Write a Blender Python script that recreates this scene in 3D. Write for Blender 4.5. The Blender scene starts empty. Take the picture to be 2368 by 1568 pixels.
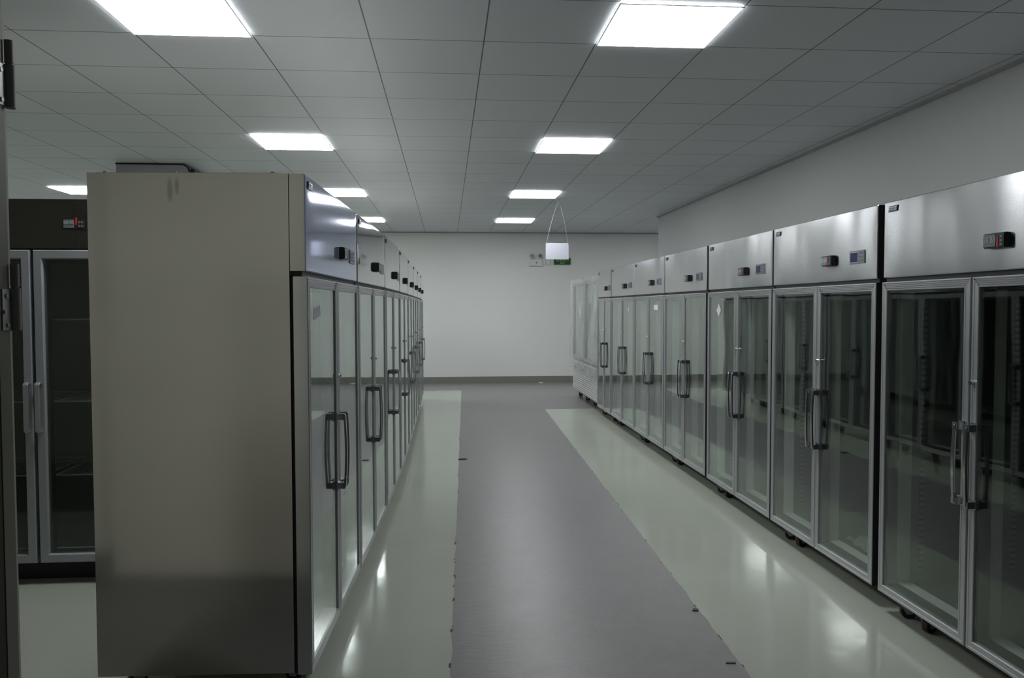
import bpy, bmesh, math, random
from mathutils import Matrix, Vector
random.seed(7)
S = bpy.context.scene
COL = S.collection
PI = math.pi

# ------------------------------------------------------------------ camera
EYE = 1.421
f_px, yaw, pitch, roll = 1854.47, .08086, .03906, .00235
cam = bpy.data.cameras.new('camera')
cam.sensor_fit = 'HORIZONTAL'; cam.sensor_width = 36.0
cam.lens = f_px * 36.0 / 2368.0
cam.clip_start = .05; cam.clip_end = 80
co = bpy.data.objects.new('camera', cam); COL.objects.link(co)
R0 = Vector((math.cos(yaw), -math.sin(yaw), 0))
F0 = Vector((math.sin(yaw)*math.cos(pitch), math.cos(yaw)*math.cos(pitch), -math.sin(pitch)))
U0 = R0.cross(F0)
Rr = R0*math.cos(roll) - U0*math.sin(roll)
Ur = R0*math.sin(roll) + U0*math.cos(roll)
M = Matrix((Rr, Ur, -F0)).transposed().to_4x4()
M.translation = Vector((0, 0, EYE))
co.matrix_world = M
S.camera = co

# ------------------------------------------------------------------ world, exposure
w = bpy.data.worlds.new('world'); S.world = w; w.use_nodes = True
w.node_tree.nodes['Background'].inputs[0].default_value = (.95, .97, 1.0, 1)
w.node_tree.nodes['Background'].inputs[1].default_value = .03
S.view_settings.view_transform = 'Standard'
S.view_settings.look = 'None'
S.view_settings.gamma = 1
S.view_settings.use_curve_mapping = False
S.view_settings.exposure = 0.0
PANEL = 23.0                               # radiance of the ceiling light diffusers
PANEL_COLOUR = (.965, .995, 1.0)
try:
    S.cycles.max_bounces = 14; S.cycles.transparent_max_bounces = 24
    S.cycles.glossy_bounces = 6; S.cycles.diffuse_bounces = 6
except Exception: pass

# ------------------------------------------------------------------ dimensions
CEIL = 2.835
X_RIGHT, Y_FAR, Y_CORNER = 3.30, 15.10, 12.36
Y_FRONT = 1.50
X_LEFT, X_RECESS = -6.6, 6.2
GX0, GY0, T = -1.596, 4.315, .6            # ceiling grid origin, tile size
CABINET_TOP = 1.896

# ------------------------------------------------------------------ materials
class NT:
    def __init__(s, name):
        s.m = bpy.data.materials.new(name); s.m.use_nodes = True
        s.t = s.m.node_tree; s.n = s.t.nodes
        s.p = s.n['Principled BSDF']; s.out = s.n['Material Output']
    def new(s, typ, **k):
        n = s.n.new(typ)
        for a, b in k.items(): setattr(n, a, b)
        return n
    def link(s, a, b): s.t.links.new(a, b)
    def val(s, sock, v):
        if hasattr(v, 'is_output'): s.link(v, sock)
        else: sock.default_value = v
    def math(s, op, a, b=0.0, c=0.0, clamp=False):
        n = s.new('ShaderNodeMath', operation=op, use_clamp=clamp)
        s.val(n.inputs[0], a); s.val(n.inputs[1], b); s.val(n.inputs[2], c)
        return n.outputs[0]
    def mix(s, fac, a, b):
        n = s.new('ShaderNodeMix', data_type='RGBA')
        s.val(n.inputs[0], fac); s.val(n.inputs[6], a); s.val(n.inputs[7], b)
        return n.outputs[2]
    def coords(s, kind='Object'):
        return s.new('ShaderNodeTexCoord').outputs[kind]
    def sep(s, v):
        n = s.new('ShaderNodeSeparateXYZ'); s.link(v, n.inputs[0]); return n.outputs
    def noise(s, vec, scale, detail=3.0, rough=.5, dist=0.0):
        n = s.new('ShaderNodeTexNoise'); s.link(vec, n.inputs['Vector'])
        n.inputs['Scale'].default_value = scale; n.inputs['Detail'].default_value = detail
        n.inputs['Roughness'].default_value = rough; n.inputs['Distortion'].default_value = dist
        return n.outputs['Fac']
    def mapping(s, vec, scale=(1,1,1)):
        n = s.new('ShaderNodeMapping'); s.link(vec, n.inputs[0]); n.inputs['Scale'].default_value = scale
        return n.outputs[0]
    def ramp(s, v, a, b, lo=0.0, hi=1.0):
        n = s.new('ShaderNodeMapRange'); s.val(n.inputs[0], v)
        n.inputs[1].default_value = a; n.inputs[2].default_value = b
        n.inputs[3].default_value = lo; n.inputs[4].default_value = hi
        return n.outputs[0]
    def bump(s, h, strength=.2, dist=.01):
        n = s.new('ShaderNodeBump'); s.link(h, n.inputs['Height'])
        n.inputs['Strength'].default_value = strength; n.inputs['Distance'].default_value = dist
        s.link(n.outputs[0], s.p.inputs['Normal'])
    def set(s, **k):
        for a, v in k.items():
            s.val(s.p.inputs[a.replace('_', ' ')], v)
        return s

def rgb(r, g, b): return (r, g, b, 1)
def plain(name, c, rough=.5, metal=0.0, noise=.06, nscale=30):
    t = NT(name); v = t.coords()
    n = t.noise(v, nscale)
    a = rgb(*[x*(1-noise) for x in c]); b = rgb(*[min(1, x*(1+noise)) for x in c])
    t.set(Base_Color=t.mix(n, a, b), Roughness=rough, Metallic=metal)
    return t.m

def steel(name, c, rough, aniso, wave, wscale=(2.2, 1, 1.4), streak=.05, smudge=False):
    t = NT(name); v = t.coords()
    br = t.noise(t.mapping(v, (3, 3, 600)), 1.0, 0)            # horizontal brushing
    cloud = t.noise(v, 2.3, 4)
    k = t.math('ADD', t.math('MULTIPLY', br, .2), t.math('MULTIPLY', cloud, .8))
    a = rgb(*[x*(1-streak) for x in c]); b = rgb(*[min(1, x*(1+streak)) for x in c])
    col = t.mix(k, a, b)
    if smudge:                                                  # greasy finger marks near the top of the side sheet
        p = t.sep(v); m = None
        for yc, zc, ry, rz in ((.475, 1.835, .012, .050), (.450, 1.850, .009, .035)):
            d = t.math('ADD', t.math('POWER', t.math('ABSOLUTE', t.math('DIVIDE', t.math('SUBTRACT', p[1], yc), ry)), 2.0),
                       t.math('POWER', t.math('ABSOLUTE', t.math('DIVIDE', t.math('SUBTRACT', p[2], zc), rz)), 2.0))
            q = t.ramp(d, .2, 1.0, 1.0, 0.0); m = q if m is None else t.math('MAXIMUM', m, q)
        col = t.mix(t.math('MULTIPLY', m, .55), col, rgb(*[x*.45 for x in c]))
    t.set(Base_Color=col, Metallic=1.0, Anisotropic=aniso)
    t.set(Roughness=t.ramp(k, .3, .7, rough*.85, rough*1.15))
    vt = t.new('ShaderNodeVectorTransform', vector_type='VECTOR', convert_from='OBJECT', convert_to='WORLD')
    vt.inputs[0].default_value = (0, 0, 1)
    t.link(vt.outputs[0], t.p.inputs['Tangent'])
    if wave:
        t.bump(t.noise(t.mapping(v, wscale), 1.0, 1.5), 1.0, wave)
    return t.m

def glass(name, tint, f0=.07, rough=0.015, dirt=.0):
    # clear pane: see-through body with a mirror coat that grows towards grazing angles
    t = NT(name); t.n.remove(t.p)
    lw = t.new('ShaderNodeLayerWeight'); lw.inputs[0].default_value = .5
    s5 = t.math('POWER', lw.outputs['Facing'], 3.4)
    fac = t.math('MULTIPLY_ADD', s5, 1-f0, f0)
    tr = t.new('ShaderNodeBsdfTransparent'); tr.inputs[0].default_value = rgb(*tint)
    gl = t.new('ShaderNodeBsdfGlossy'); gl.inputs['Roughness'].default_value = rough
    gl.inputs[0].default_value = rgb(.95, 1, .97)
    v = t.coords()
    b = t.new('ShaderNodeBump'); t.link(t.noise(v, 2.2, 1), b.inputs['Height'])
    b.inputs['Strength'].default_value = 1; b.inputs['Distance'].default_value = .0012
    t.link(b.outputs[0], gl.inputs['Normal'])
    mx = t.new('ShaderNodeMixShader'); t.link(fac, mx.inputs[0]); t.link(tr.outputs[0], mx.inputs[1]); t.link(gl.outputs[0], mx.inputs[2])
    t.link(mx.outputs[0], t.out.inputs[0])
    return t.m

M_ = {}
M_['side'] = steel('brushed_steel_side', (.77, .76, .715), .11, .35, .003, smudge=True)
M_['header'] = steel('brushed_steel_header', (.58, .585, .60), .22, .93, .036, (1.5, 1, .3))
M_['header_left'] = steel('polished_steel_header', (.66, .675, .70), .05, 0, .008)
M_['header_film'] = plain('blue_film_on_steel', (.60, .66, .88), .08, .8, .02)
M_['alu'] = plain('satin_aluminium', (.45, .462, .475), .33, .55, .03)
M_['alu_light'] = plain('painted_aluminium', (.40, .42, .45), .38, .35)
M_['chrome'] = plain('chrome', (.72, .73, .74), .09, 1.0, .02)
M_['dark_chrome'] = plain('dark_steel', (.30, .30, .30), .25, 1.0)
M_['black'] = plain('black_rubber', (.012, .012, .013), .55)
M_['gap'] = plain('dark_trim', (.03, .03, .03), .5)
M_['pvc'] = plain('grey_plastic_jamb', (.74, .76, .75), .35)
M_['liner'] = plain('steel_liner', (.105, .11, .10), .38, .4)
M_['plastic'] = plain('black_plastic', (.02, .02, .022), .3)
M_['screen'] = plain('lcd_grey', (.16, .20, .20), .2)
M_['screen_blue'] = plain('lcd_blue', (.02, .024, .085), .15)
M_['digit'] = plain('lcd_digits', (.36, .42, .42), .4)
M_['red'] = plain('red_strip', (.55, .03, .04), .4)
M_['panel_grey'] = plain('panel_grey', (.16, .17, .20), .4)
M_['badge'] = plain('badge_blue', (.03, .035, .09), .3)
M_['badge_mark'] = plain('badge_silver', (.62, .64, .68), .25, .8)
M_['wheel'] = plain('brown_rubber', (.035, .016, .015), .5)
M_['zinc'] = plain('zinc', (.46, .47, .47), .35, .85)
M_['glass'] = glass('door_glass', (.88, .91, .89), .05)
M_['white'] = plain('white_plastic', (.68, .69, .68), .4)
M_['paper'] = plain('white_paper', (.42, .43, .50), .6)
M_['sticker'] = plain('torn_paper', (.35, .36, .36), .7, 0, .25)
M_['label'] = plain('white_label', (.8, .81, .8), .5)
M_['rail'] = None
M_['wire'] = plain('coated_wire', (.42, .44, .43), .4, .3)
M_['beige'] = plain('beige_painted_steel', (.50, .485, .42), .42)
M_['jamb'] = plain('olive_painted_frame', (.17, .17, .125), .4)
M_['cord'] = plain('pale_cord', (.40, .41, .41), .6)
M_['edge_alu'] = plain('polished_aluminium_edge', (.86, .88, .90), .16, 1.0, .02)
M_['hinge_paint'] = plain('painted_hinge', (.30, .30, .28), .4)
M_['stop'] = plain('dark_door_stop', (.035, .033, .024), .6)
M_['front_wall'] = None
M_['green'] = plain('sign_green', (.012, .085, .022), .35)
M_['sign_text'] = plain('sign_text', (.42, .62, .25), .5)
M_['ac'] = plain('grey_painted_sheet', (.40, .42, .43), .5)

def rail_mat():
    t = NT('slotted_rail'); v = t.sep(t.coords())
    s = t.math('FRACT', t.math('MULTIPLY', v[2], 36.0))
    k = t.math('GREATER_THAN', s, .62)
    t.set(Base_Color=t.mix(k, rgb(.16, .165, .165), rgb(.05, .05, .05)), Roughness=.4, Metallic=.4)
    return t.m
M_['rail'] = rail_mat()

def wall_mat(name, c):
    t = NT(name); v = t.coords()
    n = t.noise(v, .8, 4); n2 = t.noise(v, 90, 3)
    t.set(Base_Color=t.mix(n, rgb(*[x*.97 for x in c]), rgb(*c)), Roughness=.7)
    t.bump(n2, .12, .002)
    return t.m
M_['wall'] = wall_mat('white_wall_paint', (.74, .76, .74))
M_['front_wall'] = wall_mat('cream_wall_for_reflection', (.50, .485, .43))  # cream of this unseen wall is made up to tone the steel reflections
M_['wall_right'] = wall_mat('dimmed_wall_paint', (.55, .57, .565))  # wall paint darkened to stand in for weaker light on this wall
M_['skirting'] = plain('grey_skirting_paint', (.20, .205, .18), .35)

def ceiling_mat():
    t = NT('ceiling_tiles'); p = t.sep(t.coords())
    def line(sock, off, wid):
        fr = t.math('FRACT', t.math('ADD', t.math('DIVIDE', t.math('SUBTRACT', sock, off), T), 100.0))
        d = t.math('MULTIPLY', t.math('MINIMUM', fr, t.math('SUBTRACT', 1.0, fr)), T)
        return t.math('LESS_THAN', d, wid)
    lx = line(p[0], GX0, .0036); ly = line(p[1], GY0, .0036)
    ln = t.math('MAXIMUM', lx, ly)
    # each tile a touch different, as laid
    fx = t.math('FLOOR', t.math('DIVIDE', t.math('SUBTRACT', p[0], GX0), T))
    fy = t.math('FLOOR', t.math('DIVIDE', t.math('SUBTRACT', p[1], GY0), T))
    cv = t.new('ShaderNodeCombineXYZ'); t.link(fx, cv.inputs[0]); t.link(fy, cv.inputs[1])
    wn = t.new('ShaderNodeTexWhiteNoise', noise_dimensions='2D'); t.link(cv.outputs[0], wn.inputs['Vector'])
    base = t.mix(wn.outputs['Value'], rgb(.575, .60, .63), rgb(.605, .63, .66))
    t.set(Base_Color=t.mix(ln, base, rgb(.09, .095, .10)), Roughness=.5, Metallic=0.0)
    return t.m
M_['ceiling'] = ceiling_mat()

def floor_mat():
    t = NT('epoxy_floor'); v = t.coords(); p = t.sep(v)
    wob = t.math('MULTIPLY', t.math('SUBTRACT', t.noise(v, 5.0, 4), .5), .035)
    x = t.math('ADD', p[0], wob); y = t.math('ADD', p[1], wob)
    bl = t.math('SUBTRACT', x, t.math('MULTIPLY_ADD', y, .0223, -.062))      # > 0 right of the walkway's left edge
    br = t.math('SUBTRACT', x, t.math('MULTIPLY_ADD', y, .0250, 1.082))      # > 0 right of its right edge
    left = t.math('MULTIPLY', t.math('LESS_THAN', bl, 0), t.math('LESS_THAN', y, 13.8))
    right = t.math('MULTIPLY', t.math('GREATER_THAN', br, 0), t.math('LESS_THAN', y, 11.1))
    green = t.math('MAXIMUM', left, right)
    n1 = t.noise(v, 1.3, 5, .6); n2 = t.noise(v, 9, 6, .65); n3 = t.noise(t.mapping(v, (1, .25, 1)), 40, 4, .7)
    dim_floor = t.math('LESS_THAN', y, 2.75)  # unseen floor by the doorway, painted dark as shade for the steel reflection
    green = t.math('MULTIPLY', green, t.math('SUBTRACT', 1.0, dim_floor))
    cg = t.mix(n1, rgb(.40, .425, .365), rgb(.45, .475, .415))
    cm = t.mix(t.math('MULTIPLY_ADD', n2, .6, t.math('MULTIPLY', n3, .4)), rgb(.155, .148, .150), rgb(.300, .288, .292))
    c = t.mix(green, cm, cg)
    c = t.mix(dim_floor, c, t.mix(n1, rgb(.13, .13, .125), rgb(.16, .16, .155)))
    # dark seam and paint chips along both edges of the walkway
    e = t.math('MINIMUM', t.math('ABSOLUTE', bl), t.math('MULTIPLY', t.math('ABSOLUTE', br), 2.0))
    chip = t.math('MULTIPLY', t.math('LESS_THAN', e, .005), t.math('GREATER_THAN', t.noise(v, 11, 2), .60))
    c = t.mix(chip, c, rgb(.05, .05, .05))
    # fine scratches on the walkway
    for ang, th, col in ((.6, .66, (.145, .14, .145)), (2.2, .66, (.31, .30, .31))):
        m1 = t.new('ShaderNodeMapping'); t.link(v, m1.inputs[0]); m1.inputs['Rotation'].default_value = (0, 0, ang)
        m2 = t.mapping(m1.outputs[0], (1.6, 120, 1))
        sc = t.math('MULTIPLY', t.ramp(t.noise(m2, 1.0, 1, .4), th, th+.12), t.math('SUBTRACT', .30, t.math('MULTIPLY', green, .28)))
        c = t.mix(sc, c, rgb(*col))
    rm = t.ramp(n2, .3, .7, .30, .38)
    rg = t.ramp(n1, .3, .7, .09, .16)
    mixr = t.math('ADD', t.math('MULTIPLY', green, rg), t.math('MULTIPLY', t.math('SUBTRACT', 1.0, green), rm))
    t.set(Base_Color=c, Roughness=mixr, Specular_IOR_Level=t.math('MULTIPLY_ADD', green, .17, .30))
    wav = t.math('ADD', t.math('MULTIPLY', t.noise(v, 2.6, 3), .55), t.math('MULTIPLY', t.math('MULTIPLY', t.noise(t.mapping(v, (10, 34, 1)), 1.0, 4, .6), t.math('SUBTRACT', 1.0, green)), .34))
    t.bump(wav, 1.0, .004)
    return t.m
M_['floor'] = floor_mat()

def emit_mat(name, c, k):
    t = NT(name); t.set(Base_Color=rgb(.8, .8, .8), Emission_Color=rgb(*c), Emission_Strength=k)
    v = t.coords()
    t.set(Roughness=t.ramp(t.noise(v, 20), 0, 1, .4, .5))
    return t.m
M_['diffuser'] = emit_mat('light_diffuser', PANEL_COLOUR, PANEL)

def film_mat():
    t = NT('clear_wrapping_film'); v = t.coords()
    t.set(Base_Color=rgb(.86, .88, .89), Roughness=.22, Alpha=t.ramp(t.noise(t.mapping(v, (3, 3, 1.2)), 1.6, 3, .5), .35, .7, .26, .5))
    n = t.noise(t.mapping(v, (3, 3, .7)), 4.0, 5, .6, 1.5)
    t.bump(n, .45, .03)
    return t.m
M_['film'] = film_mat()

# ------------------------------------------------------------------ mesh helpers
def box(bm, x0, x1, y0, y1, z0, z1, mi=0):
    v = [bm.verts.new((x, y, z)) for x in (x0, x1) for y in (y0, y1) for z in (z0, z1)]
    for q in ((0,1,3,2), (4,6,7,5), (0,4,5,1), (2,3,7,6), (0,2,6,4), (1,5,7,3)):
        f = bm.faces.new([v[i] for i in q]); f.material_index = mi
def ring(bm, x0, x1, z0, z1, prof, closed=True, mi=0):
    """rectangular frame in the XZ plane, mitred; prof = [(inset, y), ...]"""
    loops = []
    for i, y in prof:
        loops.append([bm.verts.new(c) for c in ((x0+i, y, z0+i), (x1-i, y, z0+i), (x1-i, y, z1-i), (x0+i, y, z1-i))])
    n = len(loops)
    for a in range(n if closed else n-1):
        A, B = loops[a], loops[(a+1) % n]
        for k in range(4):
            f = bm.faces.new((A[k], A[(k+1) % 4], B[(k+1) % 4], B[k])); f.material_index = mi
    return loops
def cyl(bm, p, q, r, seg=14, r2=None):
    p, q = Vector(p), Vector(q); d = (q-p).normalized()
    a = d.orthogonal().normalized(); b = d.cross(a)
    r2 = r if r2 is None else r2
    A = [bm.verts.new(p + (a*math.cos(t)+b*math.sin(t))*r) for t in [2*PI*i/seg for i in range(seg)]]
    B = [bm.verts.new(q + (a*math.cos(t)+b*math.sin(t))*r2) for t in [2*PI*i/seg for i in range(seg)]]
    for i in range(seg): bm.faces.new((A[i], A[(i+1) % seg], B[(i+1) % seg], B[i]))
    bm.faces.new(A[::-1]); bm.faces.new(B)
def tube(bm, pts, r, seg=8):
    pts = [Vector(p) for p in pts]; rings = []
    ref = None
    for i, p in enumerate(pts):
        d = (pts[min(i+1, len(pts)-1)] - pts[max(i-1, 0)]).normalized()
        if ref is None: ref = d.orthogonal().normalized()
        a = (ref - d*ref.dot(d)).normalized(); ref = a; b = d.cross(a)
        rings.append([bm.verts.new(p + (a*math.cos(t)+b*math.sin(t))*r) for t in [2*PI*k/seg for k in range(seg)]])
    for A, B in zip(rings, rings[1:]):
        for k in range(seg): bm.faces.new((A[k], A[(k+1) % seg], B[(k+1) % seg], B[k]))
    bm.faces.new(rings[0][::-1]); bm.faces.new(rings[-1])
def prism(bm, poly, axis, a, b):
    """extrude a 2D polygon along an axis"""
    def pt(u, v, w):
        return {'x': (w, u, v), 'y': (u, w, v), 'z': (u, v, w)}[axis]
    A = [bm.verts.new(pt(u, v, a)) for u, v in poly]; B = [bm.verts.new(pt(u, v, b)) for u, v in poly]
    n = len(poly)
    for i in range(n): bm.faces.new((A[i], A[(i+1) % n], B[(i+1) % n], B[i]))
    bm.faces.new(A[::-1]); bm.faces.new(B)
def mesh(name, bm, mats, parent=None, loc=(0,0,0), bevel=0, smooth=False, subsurf=0):
    bmesh.ops.recalc_face_normals(bm, faces=bm.faces[:])
    if bevel:
        es = [e for e in bm.edges if len(e.link_faces) == 2 and e.calc_face_angle(0) > .6]
        bmesh.ops.bevel(bm, geom=es, offset=bevel, segments=2, affect='EDGES', clamp_overlap=True)
    me = bpy.data.meshes.new(name); bm.to_mesh(me); bm.free()
    for m in (mats if isinstance(mats, (list, tuple)) else [mats]): me.materials.append(m)
    if smooth:
        for p in me.polygons: p.use_smooth = True
        try: me.set_sharp_from_angle(angle=math.radians(40))
        except Exception: pass
    o = bpy.data.objects.new(name, me); COL.objects.link(o)
    o.location = loc
    if parent: o.parent = parent
    return o
def B(): return bmesh.new()
def part(name, mats, fn, parent=None, **k):
    bm = B(); fn(bm); return mesh(name, bm, mats, parent, **k)
def tag(o, label, cat, group=None, kind=None):
    o['label'] = label; o['category'] = cat
    if group: o['group'] = group
    if kind: o['kind'] = kind
    return o
def empty(name, loc=(0,0,0), rz=0):
    o = bpy.data.objects.new(name, None); COL.objects.link(o)
    o.location = loc; o.rotation_euler = (0, 0, rz); o.empty_display_size = .1
    return o
def structure(name, mats, fn, parent=None, **k):
    o = part(name, mats, fn, parent, **k)
    if not parent: o['kind'] = 'structure'
    return o
KIDS = {}
def kids(o): return [c for c in bpy.data.objects if c.parent == o]
def copy_tree(o, parent=None):
    c = o.copy(); COL.objects.link(c)
    if parent: c.parent = parent
    for ch in kids(o): copy_tree(ch, c)
    return c
def text_mesh(name, s, size, mat, parent, loc, depth=.0008, align='CENTER'):
    cu = bpy.data.curves.new('t', 'FONT'); cu.body = s; cu.size = size; cu.extrude = depth
    cu.align_x = align; cu.align_y = 'CENTER'
    tmp = bpy.data.objects.new('t', cu); COL.objects.link(tmp)
    dg = bpy.context.evaluated_depsgraph_get()
    me = bpy.data.meshes.new_from_object(tmp.evaluated_get(dg))
    bpy.data.objects.remove(tmp); bpy.data.curves.remove(cu)
    me.materials.clear(); me.materials.append(mat)
    me.transform(Matrix.Rotation(PI/2, 4, 'X'))
    o = bpy.data.objects.new(name, me); COL.objects.link(o); o.parent = parent; o.location = loc
    return o

# ------------------------------------------------------------------ the room
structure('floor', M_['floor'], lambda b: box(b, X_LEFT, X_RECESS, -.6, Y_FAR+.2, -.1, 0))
structure('ceiling', M_['ceiling'], lambda b: box(b, X_LEFT, X_RECESS, Y_FRONT, Y_FAR+.2, CEIL, CEIL+.1))
structure('wall_far', M_['wall'], lambda b: box(b, X_LEFT, X_RECESS, Y_FAR, Y_FAR+.2, 0, CEIL))
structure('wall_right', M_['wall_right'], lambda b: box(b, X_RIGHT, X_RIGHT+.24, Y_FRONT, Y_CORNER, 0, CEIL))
structure('wall_recess', M_['wall'], lambda b: box(b, X_RECESS, X_RECESS+.2, Y_CORNER-2, Y_FAR+.2, 0, CEIL))
structure('wall_recess_near', M_['wall'], lambda b: box(b, X_RIGHT+.24, X_RECESS, Y_CORNER-2.2, Y_CORNER-2, 0, CEIL))
structure('wall_left', M_['wall'], lambda b: box(b, X_LEFT-.2, X_LEFT, Y_FRONT, Y_FAR+.2, 0, CEIL))
DX0, DX1, DH = -.782, 1.32, 2.14
def front(b):
    box(b, X_LEFT-.2, DX0-.07, Y_FRONT-.2, Y_FRONT, 0, CEIL)
    box(b, DX1+.07, X_RIGHT+.24, Y_FRONT-.2, Y_FRONT, 0, CEIL)
    box(b, DX0-.07, DX1+.07, Y_FRONT-.2, Y_FRONT, DH+.06, CEIL)
structure('wall_front', M_['front_wall'], front)
SK = .122
structure('baseboard_far', M_['skirting'], lambda b: box(b, X_LEFT, X_RECESS, Y_FAR-.012, Y_FAR, 0, SK))
structure('baseboard_right', M_['skirting'], lambda b: box(b, X_RIGHT-.012, X_RIGHT, Y_FRONT, Y_CORNER, 0, SK))
structure('baseboard_left', M_['skirting'], lambda b: box(b, X_LEFT, X_LEFT+.012, Y_FRONT, Y_FAR-.012, 0, SK))
structure('baseboard_front', M_['skirting'], lambda b: (box(b, X_LEFT+.012, DX0-.07, Y_FRONT, Y_FRONT+.012, 0, SK), box(b, DX1+.07, X_RIGHT-.012, Y_FRONT, Y_FRONT+.012, 0, SK)))
M_['angle'] = plain('ceiling_angle', (.34, .355, .36), .5)
structure('trim_1', M_['angle'], lambda b: box(b, X_RIGHT-.03, X_RIGHT, Y_FRONT, Y_CORNER, CEIL-.018, CEIL))
structure('trim_2', M_['angle'], lambda b: box(b, X_LEFT, X_RECESS, Y_FAR-.03, Y_FAR, CEIL-.018, CEIL))

# doorway the camera looks through: steel frame, hinges, the leaf folded back against the wall
def frame_fn(b):
    box(b, DX0-.07, DX0, Y_FRONT-.030, Y_FRONT+.010, 0, DH)
    box(b, DX1, DX1+.07, Y_FRONT-.030, Y_FRONT+.010, 0, DH)
    box(b, DX0-.07, DX1+.07, Y_FRONT-.030, Y_FRONT+.010, DH, DH+.06)
door = structure('door_1', M_['jamb'], frame_fn, bevel=.002)
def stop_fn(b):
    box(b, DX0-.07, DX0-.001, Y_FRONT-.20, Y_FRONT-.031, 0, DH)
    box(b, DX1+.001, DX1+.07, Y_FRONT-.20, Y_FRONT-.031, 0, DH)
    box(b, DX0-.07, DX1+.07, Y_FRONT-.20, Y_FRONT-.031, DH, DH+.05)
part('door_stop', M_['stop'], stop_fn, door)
def leaf_fn(b):
    box(b, DX0-1.09, DX0-.03, Y_FRONT+.030, Y_FRONT+.075, .012, DH-.01)
part('door_leaf', M_['beige'], leaf_fn, door, bevel=.003)
for zc in (1.826, 1.428):
    def hinge_fn(b, zc=zc):
        box(b, DX0, DX0+.002, Y_FRONT-.018, Y_FRONT+.010, zc-.045, zc+.028)
        for q, yy in ((-.036, -.004), (-.012, -.012), (.016, -.005)): cyl(b, (DX0+.002, Y_FRONT+yy, zc+q), (DX0+.0045, Y_FRONT+yy, zc+q), .0042, 10)
    h = part('hinge', M_['zinc'], hinge_fn, door)
    def barrel_fn(b, zc=zc):
        cyl(b, (DX0+.004, Y_FRONT+.020, zc-.046), (DX0+.004, Y_FRONT+.020, zc+.030), .0095, 14)
        cyl(b, (DX0+.004, Y_FRONT+.020, zc+.034), (DX0+.004, Y_FRONT+.020, zc+.074), .0075, 14)
        cyl(b, (DX0+.004, Y_FRONT+.020, zc+.029), (DX0+.004, Y_FRONT+.020, zc+.035), .006, 12)
    part('hinge_barrel', M_['hinge_paint'], barrel_fn, h, smooth=True)

# ------------------------------------------------------------------ ceiling lights
def make_light():
    t = empty('ceiling_light')
    part('light_frame', M_['white'], lambda b: ring(b, -.298, .298, -.298, .298, [(0, 0), (0, .004), (.008, .004), (.008, 0)]), t)
    part('diffuser', M_['diffuser'], lambda b: box(b, -.290, .290, .0015, .005, -.290, .290), t)
    for c in kids(t):
        c.data.transform(Matrix.Rotation(-PI/2, 4, 'X') if False else Matrix(((1,0,0,0),(0,0,1,0),(0,-1,0,0),(0,0,0,1))))
    return t
lights = []
for k, (ci, row) in enumerate([(4, 'right'), (0, 'left'), (-5, 'far'), (9, 'recess')]):
    for n, j in enumerate((-1, 4, 9, 14)):
        if row == 'far' and n < 2: continue          # nothing shows these two
        if row == 'recess' and n != 3: continue  # one unseen panel added in the recess to brighten the far wall
        lights.append((ci, j, row, n))
ORD = ['nearest', 'second', 'third', 'farthest']
LBL = {
 ('right', 0): 'large glowing square ceiling panel at top right, nearest of the right light row',
 ('right', 1): 'second glowing ceiling panel of the right light row, counted from the camera',
 ('right', 2): 'third glowing ceiling panel of the right light row, just before the hanging white board',
 ('right', 3): 'smallest glowing ceiling panel of the right row, nearest the far wall',
 ('left', 0): 'large glowing square ceiling panel cut by the top edge at upper left',
 ('left', 1): 'glowing ceiling panel in open view above the left cabinet row, second from the camera',
 ('left', 2): 'glowing ceiling panel partly hidden by the first left cabinet header, third of its row',
 ('left', 3): 'small glowing ceiling panel just above the second left cabinet header, farthest of its row',
 ('far', 2): 'glowing ceiling panel at far left, above the cabinet that faces the camera',
 ('far', 3): 'glowing ceiling panel far left near the far wall, hidden behind the big cabinet side',
 ('recess', 3): 'unseen glowing panel added in the recess behind the right wall to brighten the far wall'}
proto = make_light()
for k, (ci, j, row, n) in enumerate(lights):
    o = proto if k == 0 else copy_tree(proto)
    o.location = (GX0 + (ci+.5)*T, GY0 + (j+.5)*T, CEIL-.0065)
    tag(o, LBL[(row, n)], 'ceiling light', 'recessed square ceiling lights')

# ------------------------------------------------------------------ display refrigerators
DOOR_Z0, DOOR_Z1, HEAD_Z0 = .098, 1.533, 1.553
DEPTH = .76
FW = .038                                   # visible width of the aluminium door frame
def rail_profile(ridged):
    p = [(0, .052), (0, .003), (.003, 0)]
    if ridged:
        for k in range(4):
            a = .006 + .0074*k
            p += [(a, 0), (a+.0018, .0042), (a+.0036, .0042), (a+.0062, 0)]
    else:
        p += [(.012, 0), (.014, .0012), (.027, .0012), (.030, 0)]
    p += [(FW-.002, 0), (FW, .002), (FW, .052)]
    return p
def door_frame(b, x0, x1, z0, z1, edge_side=0):
    """four mitred rails; edge_side = +1/-1 gets a black outer edge strip (material 1)"""
    for k in range(4):                      # bottom, right, top, left
        p = rail_profile(k == 2)
        L = []
        for i, y in p:
            c = [(x0+i, y, z0+i), (x1-i, y, z0+i), (x1-i, y, z1-i), (x0+i, y, z1-i)]
            L.append((b.verts.new(c[k]), b.verts.new(c[(k+1) % 4])))
        n = len(L)
        for a in range(n):
            A, C = L[a], L[(a+1) % n]
            f = b.faces.new((A[0], A[1], C[1], C[0]))
            if a == 0 and ((edge_side > 0 and k == 1) or (edge_side < 0 and k == 3)): f.material_index = 1
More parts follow.
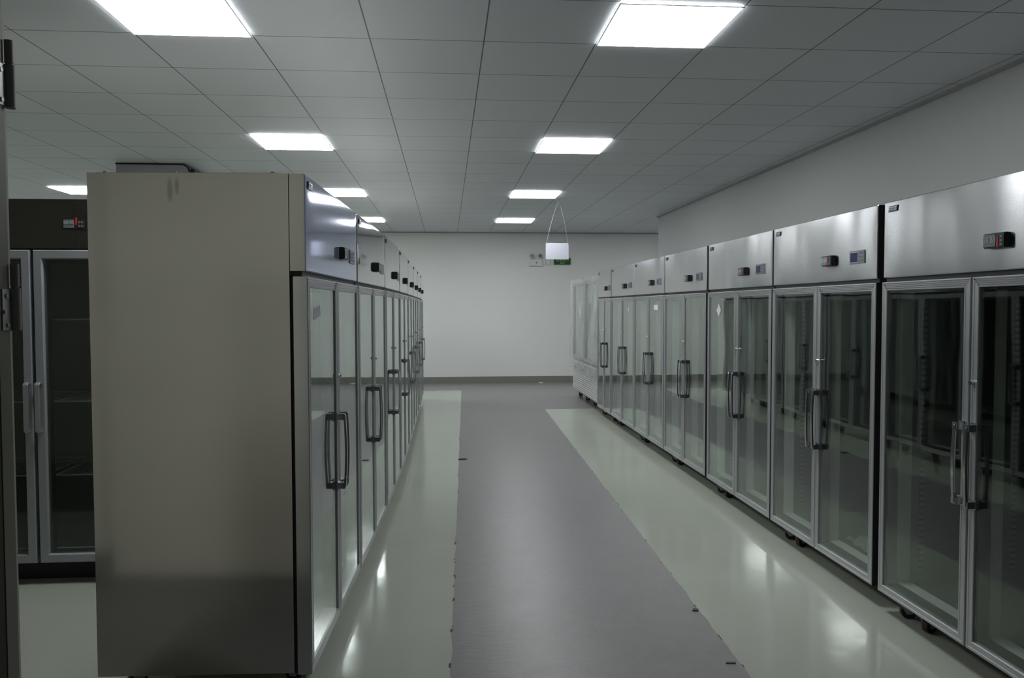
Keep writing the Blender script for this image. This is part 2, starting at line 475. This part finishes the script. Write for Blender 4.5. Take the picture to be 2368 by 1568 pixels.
def handle_fn(b, sx):
    z0, z1 = .652, .972
    for z, d in ((z0, 1), (z1, -1)):
        a, c = sorted((z, z+d*.026))
        box(b, -.015, .015, -.034, .0005, a, c)
        box(b, -.019, .019, -.005, .0005, a-.006, c+.006)
        cyl(b, (0, -.037, a+.013), (0, -.033, a+.013), .006, 10)
    n = 12; prev = None
    for i in range(n+1):
        t = i/n; z = z0 + .004 + (z1-z0-.008)*t
        bow = .006*math.sin(PI*t); wd = .0075 + .0015*math.sin(PI*t)
        c = [b.verts.new((x, y-bow, z)) for x, y in ((-wd, -.036), (wd, -.036), (wd, -.027), (-wd, -.027))]
        if prev:
            for k in range(4): b.faces.new((prev[k], prev[(k+1) % 4], c[(k+1) % 4], c[k]))
        else: b.faces.new(c[::-1])
        prev = c
    b.faces.new(prev)
def caster(parent, x, y, top=.105, rz=0.0):
    def fork(b):
        box(b, -.034, .034, -.03, .03, top-.006, top)
        cyl(b, (0, 0, top-.018), (0, 0, top-.006), .022, 14)
        for s in (-1, 1):
            prism(b, [(-.030, top-.018), (.026, top-.018), (.034, .05), (.032, .024), (.008, .022), (-.012, .055)], 'x', s*.017-.0018, s*.017+.0018)
    c = part('caster', M_['zinc'], fork, parent, loc=(x, y, 0)); c.rotation_euler = (0, 0, rz)
    def wh(b):
        cyl(b, (-.013, .018, .034), (.013, .018, .034), .034, 22)
    w_ = part('wheel', M_['wheel'], wh, c, smooth=True)
    part('hub', M_['zinc'], lambda b: cyl(b, (-.021, .018, .034), (.021, .018, .034), .009, 12), c)
    return c
def header_fn(b, W, h, bulge):
    """folded sheet front: shallow pillowed face with tight rolled edges and flat returns"""
    nx, nz = 40, 16
    us = [-1, -1+.006/W, -1+.016/W] + [-.97 + 1.94*i/nx for i in range(nx+1)] + [1-.016/W, 1-.006/W, 1]
    vs = [-1, -1+.006/h, -1+.016/h] + [-.93 + 1.86*i/nz for i in range(nz+1)] + [1-.016/h, 1-.006/h, 1]
    g = []
    for v in vs:
        row = []
        for u in us:
            du, dv = (1-abs(u))*W/2, (1-abs(v))*h/2
            e = min(du, dv)
            r = .0035; roll = r - math.sqrt(max(0, r*r-(r-min(e, r))**2))
            k = (1-math.exp(-du/.05))*(1-math.exp(-dv/.05))
            row.append(b.verts.new((u*W/2, .006 + roll - bulge*k, HEAD_Z0 + (v+1)/2*h)))
        g.append(row)
    for j in range(len(vs)-1):
        for i in range(len(us)-1): b.faces.new((g[j][i], g[j][i+1], g[j+1][i+1], g[j+1][i]))
    x0, x1, z0, z1 = -W/2, W/2, HEAD_Z0, HEAD_Z0+h
    for k, q in enumerate((((x0, z0), (x1, z0)), ((x1, z0), (x1, z1)), ((x1, z1), (x0, z1)), ((x0, z1), (x0, z0)))):
        f = b.faces.new([b.verts.new(c) for c in ((q[0][0], .0095, q[0][1]), (q[1][0], .0095, q[1][1]), (q[1][0], .062, q[1][1]), (q[0][0], .062, q[0][1]))])
        f.material_index = 1 if k in (1, 3) else 0
    b.faces.new([b.verts.new(c) for c in ((x0, .062, z0), (x1, .062, z0), (x1, .062, z1), (x0, .062, z1))])

def make_cooler(W, casters, head_mat, bulge, side_mat, edge_mat, edge_side=0, rails=True):
    t = empty('display_refrigerator')
    H = CABINET_TOP; z0, z1 = .105, H
    oi, oz0, oz1 = .048, .150, 1.485
    def cab(b):
        # outer shell with an opening in the front
        back = [b.verts.new(c) for c in ((-W/2, DEPTH, z0), (W/2, DEPTH, z0), (W/2, DEPTH, z1), (-W/2, DEPTH, z1))]
        fr = [b.verts.new(c) for c in ((-W/2, .064, z0), (W/2, .064, z0), (W/2, .064, z1), (-W/2, .064, z1))]
        op = [b.verts.new(c) for c in ((-W/2+oi, .064, oz0), (W/2-oi, .064, oz0), (W/2-oi, .064, oz1), (-W/2+oi, .064, oz1))]
        b.faces.new(back)
        for k in range(4):
            b.faces.new((back[k], back[(k+1) % 4], fr[(k+1) % 4], fr[k]))
            f = b.faces.new((fr[k], fr[(k+1) % 4], op[(k+1) % 4], op[k])); f.material_index = 1
    part('cabinet', [M_['side'], M_['gap']], cab, t)
    def liner(b):
        L = ring(b, -W/2+oi, W/2-oi, oz0, oz1, [(0, .064), (.0, .128)], closed=False, mi=0)
        L2 = ring(b, -W/2+oi, W/2-oi, oz0, oz1, [(.0, .128), (-.008, .130), (-.008, DEPTH-.05)], closed=False, mi=1)
        f = b.faces.new(L2[-1]); f.material_index = 1
    part('liner', [M_['pvc'], M_['liner']], liner, t)
    part('mullion', M_['pvc'], lambda b: box(b, -.028, .028, .066, .128, oz0, oz1), t, bevel=.004)
    if rails:
        for sx in (-1, 1):
            for y in (.17, .62):
                part('shelf_rail', M_['rail'], lambda b, sx=sx, y=y: box(b, sx*(W/2-oi+.002)-.004, sx*(W/2-oi+.002)+.004, y, y+.022, oz0+.05, oz1-.05), t)
    # header
    h = H - HEAD_Z0
    hd = part('header_panel', [head_mat, side_mat], lambda b: header_fn(b, W-.006, h, bulge), t, smooth=True)
    hy = .006 - bulge
    c = part('controller', M_['plastic'], lambda b: box(b, -.055, .055, -.022, .012, -.027, .027), hd, loc=(.135, hy, 1.661), bevel=.004)
    part('header_screen', M_['screen'], lambda b: box(b, -.049, .012, -.0235, -.0215, -.022, .022), hd, loc=(.135, hy, 1.661))
    text_mesh('header_digits', '88:88', .030, M_['digit'], hd, (.117, hy-.0240, 1.663))
    part('red_strip', M_['red'], lambda b: box(b, .017, .024, -.0235, -.0215, -.024, .014), hd, loc=(.135, hy, 1.661))
    part('button_row', M_['panel_grey'], lambda b: [box(b, .033, .045, -.0235, -.0215, z, z+.007) for z in (-.02, -.006, .008)], hd, loc=(.135, hy, 1.661))
    p = part('control_panel', M_['panel_grey'], lambda b: box(b, -.072, .072, -.003, .012, -.032, .032), hd, loc=(.415, hy, 1.664), bevel=.001)
    part('panel_screen', M_['screen_blue'], lambda b: box(b, -.060, .008, -.0045, -.002, -.023, .023), hd, loc=(.415, hy, 1.664))
    part('panel_screen_rim', M_['badge_mark'], lambda b: ring(b, -.063, .011, -.026, .026, [(0, -.002), (0, -.004), (.003, -.004), (.003, -.002)]), hd, loc=(.415, hy, 1.664))
    part('panel_buttons', M_['screen'], lambda b: [box(b, x, x+.012, -.0045, -.002, z, z+.008) for x in (.022, .046) for z in (-.022, -.004, .014)], hd, loc=(.415, hy, 1.664))
    def badge(b):
        prism(b, [(-.034, -.013), (.030, -.013), (.034, .013), (-.030, .013)], 'y', -.003, .006)
    bx = -W/2+.075
    part('nameplate', M_['badge'], badge, hd, loc=(bx, hy+.001, 1.862))
    def marks(b):
        for i, (a, s) in enumerate(((-.026, .012), (-.010, .008), (.001, .008), (.012, .008), (.022, .006))):
            box(b, a, a+.002, -.0042, -.002, -.008, .008); box(b, a, a+s, -.0042, -.002, .005, .008)
            if i % 2 == 0: box(b, a, a+s*.8, -.0042, -.002, -.004, -.001)
    part('nameplate_marks', M_['badge_mark'], marks, hd, loc=(bx, hy+.001, 1.862))
    # dark gap strip under the header
    part('header_gap', M_['gap'], lambda b: box(b, -W/2+.004, W/2-.004, .02, .064, DOOR_Z1+.002, HEAD_Z0+.001), t)
    # doors
    for sx in (-1, 1):
        a, c_ = (-W/2+.002, -.0035) if sx < 0 else (.0035, W/2-.002)
        d = part('door', [M_['alu'], edge_mat], lambda b: door_frame(b, a, c_, DOOR_Z0, DOOR_Z1, edge_side if sx*edge_side > 0 else 0), t)
        part('glass', M_['glass'], lambda b: box(b, a+FW-.002, c_-FW+.002, .006, .011, DOOR_Z0+FW-.002, DOOR_Z1-FW+.002), d)
        part('gasket', M_['black'], lambda b: ring(b, a, c_, DOOR_Z0, DOOR_Z1, [(.004, .052), (.004, .0635), (.043, .0635), (.043, .020), (FW+.0005, .020), (FW+.0005, .052)]), d)
        part('handle', M_['chrome'], lambda b: handle_fn(b, sx), d, loc=(sx*.034, .0, 0), bevel=.0015)
    part('lock', M_['chrome'], lambda b: cyl(b, (.018, -.012, 1.13), (.018, .002, 1.13), .009, 12), t, smooth=True)
    for i, (x, y) in enumerate(casters): caster(t, x, y, rz=(-.25, .35, .5, 2.6)[i % 4])
    return t

# ---- right row, fronts towards -X
RW = 1.19
c_right = [(-.505, .075), (-.34, .075), (-.45, .66), (.45, .66)]
r0 = make_cooler(RW, c_right, M_['header'], .003, M_['gap'], M_['black'], 1)
XR = 2.0
right = [(2.92, 0, 0, 1.068, 'nearest stainless glass-door refrigerator of the right row, cut off by the right edge'),
         (4.205, 0, 0.002, 1.004, 'second glass-door refrigerator of the right row, clear film on its floor'),
         (5.43, 0, -0.002, 1.028, 'third glass-door refrigerator of the right row, white diamond sticker on its left door'),
         (6.688, 0.003, 0.002, 1.004, 'fourth stainless glass-door refrigerator of the right row, between two dark gaps'),
         (7.89, 0, 0, 1, 'fifth glass-door refrigerator of the right row, white label high on its right door'),
         (9.1, 0.002, 0, 1.012, 'sixth glass-door refrigerator of the right row, small label scrap on its right door')]
coolers_r = []
for i, (yc, dx, rz, sx, lb) in enumerate(right):
    o = r0 if i == 0 else copy_tree(r0)
    o.location = (XR+dx, yc, 0); o.rotation_euler = (0, 0, -PI/2 + rz); o.scale = (sx, 1, 1)
    tag(o, lb, 'refrigerator', 'glass-door refrigerators along the right wall')
    coolers_r.append(o)
# the nearest shows no second control panel
for hd in kids(r0):
    if hd.name.startswith('header_panel'):
        for c in kids(hd):
            if c.name.startswith(('panel_', 'control_panel')): bpy.data.objects.remove(c)
slim = make_cooler(.87, [(-.34, .075), (.34, .075), (-.34, .66), (.34, .66)], M_['header'], .003, M_['gap'], M_['black'], 1)
for hd in kids(slim):
    if hd.name.startswith('header_panel'):
        for c in kids(hd):
            if c.name.startswith(('panel_', 'control_panel')): c.location.x -= .10
slim.location = (XR, 10.152, 0); slim.rotation_euler = (0, 0, -PI/2)
tag(slim, 'narrow stainless glass-door refrigerator standing next to the film-wrapped cabinet', 'refrigerator', 'glass-door refrigerators along the right wall')

def sticker(cooler, x, z, wd, ht, mat, rot=0, name='sticker', label=None):
    def fn(b):
        c, s = math.cos(rot), math.sin(rot)
        poly = [(x + c*u - s*v, z + s*u + c*v) for u, v in ((-wd/2, -ht/2), (wd/2, -ht*.45), (wd*.46, ht/2), (0, ht*.42), (-wd/2, ht/2))]
        prism(b, poly, 'y', .0052, .0062)
    d = [k for k in kids(cooler) if k.name.startswith('door')]
    d = [k for k in d if (sum(v.co.x for v in k.data.vertices) > 0) == (x > 0)][0]
    o = part(name, mat, fn, d)
    if label: o['label'] = label
sticker(coolers_r[2], -.36, 1.40, .07, .07, M_['label'], PI/4, label='white diamond sticker')
sticker(coolers_r[4], .30, 1.42, .15, .05, M_['label'], label='white rectangular label')
sticker(coolers_r[5], .33, 1.40, .045, .045, M_['label'], .5, label='scrap of white label')

# ---- left row, fronts towards +X, bowed a little
l0 = make_cooler(1.172, [(-.42, .085), (.42, .085), (-.45, .66), (.45, .66)], M_['header_left'], .003, M_['side'], M_['edge_alu'], -1)
LP = [(-.492, 2.885), (-.442, 4.080), (-.395, 5.285), (-.371, 6.490), (-.361, 7.695), (-.360, 8.905), (-.360, 10.11), (-.363, 11.315), (-.368, 12.52)]
left_lb = ['nearest refrigerator of the left row, its whole plain steel side facing the camera',
           'second refrigerator of the left row, right behind the one whose steel side shows',
           'third refrigerator of the left row, counted from the camera',
           'fourth refrigerator of the left row, counted from the camera',
           'fifth refrigerator of the left row, a sliver seen edge-on',
           'sixth refrigerator of the left row, a sliver seen edge-on',
           'seventh refrigerator of the left row, last but one before the far wall',
           'last refrigerator of the left row, nearest the far wall']
coolers_l = []
for i in range(8):
    a, b_ = Vector(LP[i]), Vector(LP[i+1]); m = (a+b_)/2
    ang = math.atan2(b_.y-a.y, b_.x-a.x)
    o = l0 if i == 0 else copy_tree(l0)
    o.location = (m.x, m.y, 0); o.rotation_euler = (0, 0, ang)
    tag(o, left_lb[i], 'refrigerator', 'glass-door refrigerators of the left row')
    coolers_l.append(o)
for hd in kids(l0):
    if hd.name.startswith('header_panel'):
        hd.material_slots[0].link = 'OBJECT'; hd.material_slots[0].material = M_['header_film']
        hd['label'] = 'steel header still under blue protective film'
sticker(coolers_l[0], -.40, 1.405, .12, .045, M_['sticker'], .1, label='torn grey paper sticker')
def top_rim(b):
    for y in (.12, .46, .70): cyl(b, (-.574, y, CABINET_TOP), (-.574, y, CABINET_TOP+.006), .008, 10)
    box(b, -.584, -.574, .10, DEPTH-.03, CABINET_TOP, CABINET_TOP+.0015)
part('top_edge_strip', M_['zinc'], top_rim, l0)

# ---- the refrigerator that faces the camera, far left
def make_facing():
    W, H = 1.2, 1.977
    z0 = .113; dz1 = 1.719; hz = 1.728
    t = empty('display_refrigerator')
    oi, oz0, oz1 = .05, .165, 1.675
    def cab(b):
        back = [b.verts.new(c) for c in ((-W/2, .72, z0), (W/2, .72, z0), (W/2, .72, H), (-W/2, .72, H))]
        fr = [b.verts.new(c) for c in ((-W/2, .058, z0), (W/2, .058, z0), (W/2, .058, H), (-W/2, .058, H))]
        op = [b.verts.new(c) for c in ((-W/2+oi, .058, oz0), (W/2-oi, .058, oz0), (W/2-oi, .058, oz1), (-W/2+oi, .058, oz1))]
        b.faces.new(back)
        for k in range(4):
            b.faces.new((back[k], back[(k+1) % 4], fr[(k+1) % 4], fr[k]))
            f = b.faces.new((fr[k], fr[(k+1) % 4], op[(k+1) % 4], op[k])); f.material_index = 1
    part('cabinet', [M_['side'], M_['gap']], cab, t)
    def liner(b):
        ring(b, -W/2+oi, W/2-oi, oz0, oz1, [(0, .058), (.001, .10)], closed=False, mi=0)
        L2 = ring(b, -W/2+oi, W/2-oi, oz0, oz1, [(.001, .10), (-.006, .103), (-.006, .68)], closed=False, mi=1)
        f = b.faces.new(L2[-1]); f.material_index = 1
    part('liner', [M_['pvc'], M_['liner']], liner, t)
    part('mullion', M_['pvc'], lambda b: box(b, -.025, .025, .06, .10, oz0, oz1), t, bevel=.004)
    for sx in (-.27, .27):
        part('shelf_rail', M_['rail'], lambda b: box(b, sx-.012, sx+.012, .668, .676, .25, 1.60), t)
    hd = part('header_panel', M_['header_dark'], lambda b: box(b, -W/2, W/2, .004, .058, hz, H), t, bevel=.004)
    part('controller', M_['plastic'], lambda b: box(b, .16, .268, -.012, .006, 1.822, 1.880), hd, bevel=.004)
    part('header_screen', M_['screen'], lambda b: box(b, .168, .220, -.0135, -.0115, 1.830, 1.872), hd)
    text_mesh('header_digits', '88:88', .022, M_['digit'], hd, (.194, -.0140, 1.855))
    part('red_strip', M_['red'], lambda b: box(b, .226, .235, -.0135, -.0115, 1.845, 1.884), hd)
    part('button_row', M_['panel_grey'], lambda b: [box(b, x, x+.009, -.0135, -.0115, z, z+.012) for x in (.241, .254) for z in (1.834, 1.853)], hd)
    part('header_gap', M_['gap'], lambda b: box(b, -W/2+.003, W/2-.003, .02, .058, dz1, hz), t)
    for sx in (-1, 1):
        a, c = (-W/2+.002, -.008) if sx < 0 else (.008, W/2-.002)
        d = part('door', M_['alu_light'], lambda b: ring(b, a, c, z0, dz1, [(0, .045), (0, .004), (.004, 0), (.040, 0), (.046, .010), (.046, .045)]), t)
        part('glass', M_['glass'], lambda b: box(b, a+.044, c-.044, .016, .021, z0+.044, dz1-.044), d)
        part('gasket', M_['black'], lambda b: ring(b, a, c, z0, dz1, [(.004, .045), (.004, .0575), (.058, .0575), (.058, .042), (.046, .042), (.046, .045)]), d)
        def pull(b, sx=sx):
            pts = [(0, 1.047), (-.026, 1.047), (-.036, 1.035), (-.036, .802), (-.026, .790), (0, .790)]
            prev = None
            for (y, z), (yi, zi) in zip(pts, [(0, 1.037), (-.022, 1.037), (-.028, 1.029), (-.028, .808), (-.022, .80), (0, .80)]):
                q = [b.verts.new(v) for v in ((-.012, y, z), (.012, y, z), (.012, yi, zi), (-.012, yi, zi))]
                if prev:
                    for k in range(4): b.faces.new((prev[k], prev[(k+1) % 4], q[(k+1) % 4], q[k]))
                else: b.faces.new(q[::-1])
                prev = q
            b.faces.new(prev)
        part('handle', M_['alu'], pull, d, loc=(sx*.028, .001, 0), bevel=.002)
    for z in (1.364, .932, .542):
        for s in (-1, 1):
            def shelf(b):
                x0, x1 = (-.545, -.03) if s < 0 else (.03, .545)
                tube(b, [(x0, .13, z), (x1, .13, z)], .004, 6); tube(b, [(x0, .655, z), (x1, .655, z)], .004, 6)
                tube(b, [(x0, .13, z), (x0, .655, z)], .004, 6); tube(b, [(x1, .13, z), (x1, .655, z)], .004, 6)
                n = 18
                for i in range(1, n):
                    x = x0 + (x1-x0)*i/n
                    tube(b, [(x, .13, z+.003), (x, .655, z+.003)], .0018, 5)
            part('wire_shelf', M_['wire'], shelf, t)
    part('fan_cover', M_['perforated'], lambda b: box(b, -.34, -.058, .112, .17, 1.535, 1.66), t)
    part('plinth', M_['black'], lambda b: box(b, -W/2+.03, W/2-.03, .10, .70, 0.001, .113), t)
    return t
M_['header_dark'] = steel('dark_brushed_steel', (.16, .152, .14), .30, .6, .004)
def perf():
    t = NT('perforated_sheet'); v = t.coords()
    vo = t.new('ShaderNodeTexVoronoi'); t.link(v, vo.inputs['Vector']); vo.inputs['Scale'].default_value = 55
    vo.inputs['Randomness'].default_value = .0
    k = t.math('LESS_THAN', vo.outputs['Distance'], .3)
    t.set(Base_Color=t.mix(k, rgb(.17, .18, .20), rgb(.03, .03, .03)), Roughness=.5)
    return t.m
M_['perforated'] = perf()
fc = make_facing()
fc.location = (-2.10, 4.26, 0)
tag(fc, 'dark steel refrigerator with wire shelves at far left, glass doors facing the camera', 'refrigerator')

# ---- film-wrapped cabinet at the far end of the right row
def make_wrapped():
    W, H, D = 2.16, 1.835, .76
    t = empty('wrapped_cabinet')
    part('cabinet', M_['white_body'], lambda b: box(b, -W/2, W/2, .05, D, .11, H), t, bevel=.01)
    for sx in (-1, 1):
        a, c = (-W/2+.01, -.005) if sx < 0 else (.005, W/2-.01)
        d = part('door', M_['alu'], lambda b: ring(b, a, c, .62, H-.03, [(0, .05), (0, .0), (.05, 0), (.055, .012), (.055, .05)]), t)
        part('glass', M_['glass'], lambda b: box(b, a+.05, c-.05, .02, .026, .67, H-.08), d)
        part('handle', M_['label'], lambda b, sx=sx: tube(b, [(sx*.05, 0, 1.22), (sx*.05, -.04, 1.25), (sx*.05, -.048, 1.36), (sx*.05, -.04, 1.47), (sx*.05, 0, 1.50)], .014, 8), d, smooth=True)
    def louvre(b):
        box(b, -W/2+.01, W/2-.01, .012, .05, .12, .60)
        for k in range(14):
            z = .15 + k*.031
            prism(b, [(.012, z), (-.006, z+.004), (-.006, z+.010), (.012, z+.022)], 'x', -W/2+.04, W/2-.04)
    part('louvre_panel', M_['white_body'], louvre, t)
    def wrap(b):
        nx, nz = 60, 40
        rows = []
        rnd = random.Random(3)
        path = [(-W/2-.012, D), (-W/2-.014, -.02), (W/2+.014, -.02), (W/2+.012, D)]
        segs = [10, 40, 10]
        pts = []
        for (p, q), n in zip(zip(path, path[1:]), segs):
            for i in range(n): pts.append((p[0]+(q[0]-p[0])*i/n, p[1]+(q[1]-p[1])*i/n))
        pts.append(path[-1])
        for j in range(nz+1):
            z = .50 + (H+.012-.50)*j/nz
            row = []
            for i, (x, y) in enumerate(pts):
                zz = z + (.02*math.sin(i*1.1)+.015*math.sin(i*.37+1) if j == 0 else 0)
                yy = y - (.010*math.sin(i*.5+z*3)+.008*math.sin(i*1.3-z*7)+.012*math.sin(z*2.5+i*.13)) * (1 if y < 0 else .3)
                yy -= .022 if y < 0 else 0
                row.append(b.verts.new((x, yy, zz + (.01*math.sin(i*.9) if j == nz else 0))))
            rows.append(row)
        for A, C in zip(rows, rows[1:]):
            for i in range(len(A)-1): b.faces.new((A[i], A[i+1], C[i+1], C[i]))
        top = rows[-1]
        f = b.faces.new(top)
        bmesh.ops.solidify(b, geom=b.faces[:], thickness=.0006)
    part('plastic_wrap', M_['film'], wrap, t, smooth=True)
    for x in (-.98, -.34, .30, .94): caster(t, x, .10, .112)
    for x in (-.98, .94): caster(t, x, .66, .112)
    return t
M_['white_body'] = plain('white_enamel', (.60, .62, .61), .35)
wc = make_wrapped()
wc.location = (2.02, 11.725, 0); wc.rotation_euler = (0, 0, -PI/2)
tag(wc, 'wide pale cabinet with louvred base, wrapped in clear plastic, at far end of right row', 'cabinet')

# ------------------------------------------------------------------ hanging board
hb = empty('hanging_board', (1.452, 10.51, 2.054))
part('board', M_['paper'], lambda b: box(b, -.152, .152, -.004, .004, 0, .215), hb, bevel=.001)
ap = (.019, 0, CEIL-2.054-.001)
for sx in (-1, 1):
    pts = []
    for i in range(13):
        t_ = i/12
        x = sx*.142 + (ap[0]-sx*.142)*t_ + sx*.012*math.sin(PI*t_)
        pts.append((x, 0, .219 + (ap[2]-.219)*t_))
    part('cord', M_['cord'], lambda b: tube(b, pts, .0015, 6), hb)
    part('clip', M_['zinc'], lambda b, sx=sx: box(b, sx*.142-.006, sx*.142+.006, -.006, .006, .205, .226), hb)
part('ceiling_hook', M_['zinc'], lambda b: cyl(b, (ap[0], 0, ap[2]-.012), (ap[0], 0, ap[2]+.001), .006, 8), hb)
tag(hb, 'blank white board hanging on two cords from the ceiling, before the far wall', 'sign')

# ------------------------------------------------------------------ things on the far wall
YF = Y_FAR
el = empty('emergency_light', (1.672, YF, EYE+.786))
part('housing', M_['white'], lambda b: box(b, -.128, .128, -.055, 0, 0, .122), el, bevel=.006)
part('status_lamp', M_['plastic'], lambda b: cyl(b, (0.012, -.058, .055), (.012, -.05, .055), .012, 12), el)
for sx in (-1, 1):
    hd = part('lamp_head', M_['white'], lambda b: cyl(b, (sx*.078, -.085, .187), (sx*.078, -.01, .187), .044, 22), el, smooth=True)
    part('lamp_lens', M_['dark_chrome'], lambda b: (cyl(b, (sx*.078, -.089, .187), (sx*.078, -.084, .187), .034, 22), cyl(b, (sx*.078, -.092, .187), (sx*.078, -.088, .187), .013, 14)), hd, smooth=True)
    part('lamp_stem', M_['white'], lambda b: cyl(b, (sx*.078, -.03, .118), (sx*.078, -.03, .15), .012, 10), el)
tag(el, 'white emergency light with twin round lamps, high on the far wall', 'emergency light')
wb = empty('junction_box', (1.91, YF, EYE+.80))
part('box_body', M_['white'], lambda b: box(b, -.046, .046, -.03, 0, 0, .098), wb, bevel=.012)
part('box_cover', M_['wall'], lambda b: box(b, -.036, .036, -.034, -.03, .01, .088), wb, bevel=.003)
tag(wb, 'small pale wall box between the emergency light and the green exit sign', 'wall box')
ex = empty('exit_sign', (2.179, YF, EYE+.812))
part('sign_plate', M_['green'], lambda b: box(b, -.157, .157, -.03, 0, 0, .125), ex, bevel=.003)
text_mesh('sign_text', '安全出口', .060, M_['sign_text'], ex, (0, -.0312, .082))
text_mesh('sign_text', 'EXIT', .044, M_['sign_text'], ex, (0, -.0312, .027))
tag(ex, 'green exit sign on the far wall, partly behind the hanging white board', 'exit sign')

# ------------------------------------------------------------------ air-conditioning box on the ceiling
ac = empty('air_conditioner', (-2.85, 8.12, CEIL))
def acb(b):
    r = .06; pts = [(-.34, -.24), (.34, -.24)]
    for i in range(7):
        a = i/6*PI/2; pts.append((.34 - r + r*math.cos(a), -.012 - r + r*math.sin(a)))
    pts.append((-.34, -.012))
    prism(b, pts, 'y', 0, .60)
part('casing', M_['ac'], acb, ac)
def seal(b):
    pts = [(-.345, .005, -.009), (.26, .005, -.009)]
    for i in range(7):
        a = PI/2 - i/6*PI/2; pts.append((.275 + .072*math.cos(a), .005, -.081 + .072*math.sin(a)))
    tube(b, pts, .009, 8)
part('edge_seal', M_['black'], seal, ac)
def hose(b):
    for i in range(10): cyl(b, (.372, .03, -.06-i*.02), (.372, .03, -.072-i*.02), .024, 14)
    cyl(b, (.372, .03, -.05), (.372, .03, -.26), .018, 12)
part('ribbed_hose', M_['black'], hose, ac)
tag(ac, 'pale ceiling unit with a black ribbed hose, above the big cabinet side', 'air conditioner')

# ------------------------------------------------------------------ scraps
def scrap(name, loc, pts, h, mat, label, cat):
    def fn(b): prism(b, pts, 'z', 0, h)
    o = part(name, mat, fn, loc=loc)
    tag(o, label, cat); return o
scrap('debris_chip', (.128, 7.495, 0), [(-.03, -.03), (.01, -.035), (.055, -.02), (.03, .02), (-.02, .03)], .008, M_['gap'], 'dark crumb lying on the left edge of the grey walkway', 'debris')
scrap('debris_chip', (1.153, 3.63, 0), [(-.016, -.012), (.010, -.016), (.018, .004), (-.004, .014)], .006, M_['gap'], 'dark crumb lying on the right edge of the grey walkway', 'debris')
scrap('debris_chip', (1.12, 3.07, 0), [(-.02, -.006), (.02, -.01), (.024, .002), (-.012, .008)], .004, M_['gap'], 'small dark fleck at the bottom of the picture, on the walkway right edge', 'debris')
scrap('paper_scrap', (1.76, 15.02, 0), [(-.035, -.025), (.04, -.02), (.03, .025), (-.03, .02)], .012, M_['label'], 'tiny white scrap lying at the foot of the far wall', 'paper scrap')
def film_scrap(b):
    rnd = random.Random(5); n, m = 16, 10; g = []
    for j in range(m+1):
        g.append([b.verts.new(((i/n-.5)*.42, (j/m-.5)*.34, .006 + .035*abs(math.sin(i*1.7+j*.9))*rnd.random())) for i in range(n+1)])
    for j in range(m):
        for i in range(n): b.faces.new((g[j][i], g[j][i+1], g[j+1][i+1], g[j+1][i]))
    bmesh.ops.solidify(b, geom=b.faces[:], thickness=.0006)
fs = part('plastic_film', M_['film'], film_scrap, loc=(2.36, 3.98, .146), smooth=True)
tag(fs, 'crumpled clear plastic film lying on the floor of the second right-row refrigerator', 'plastic film')
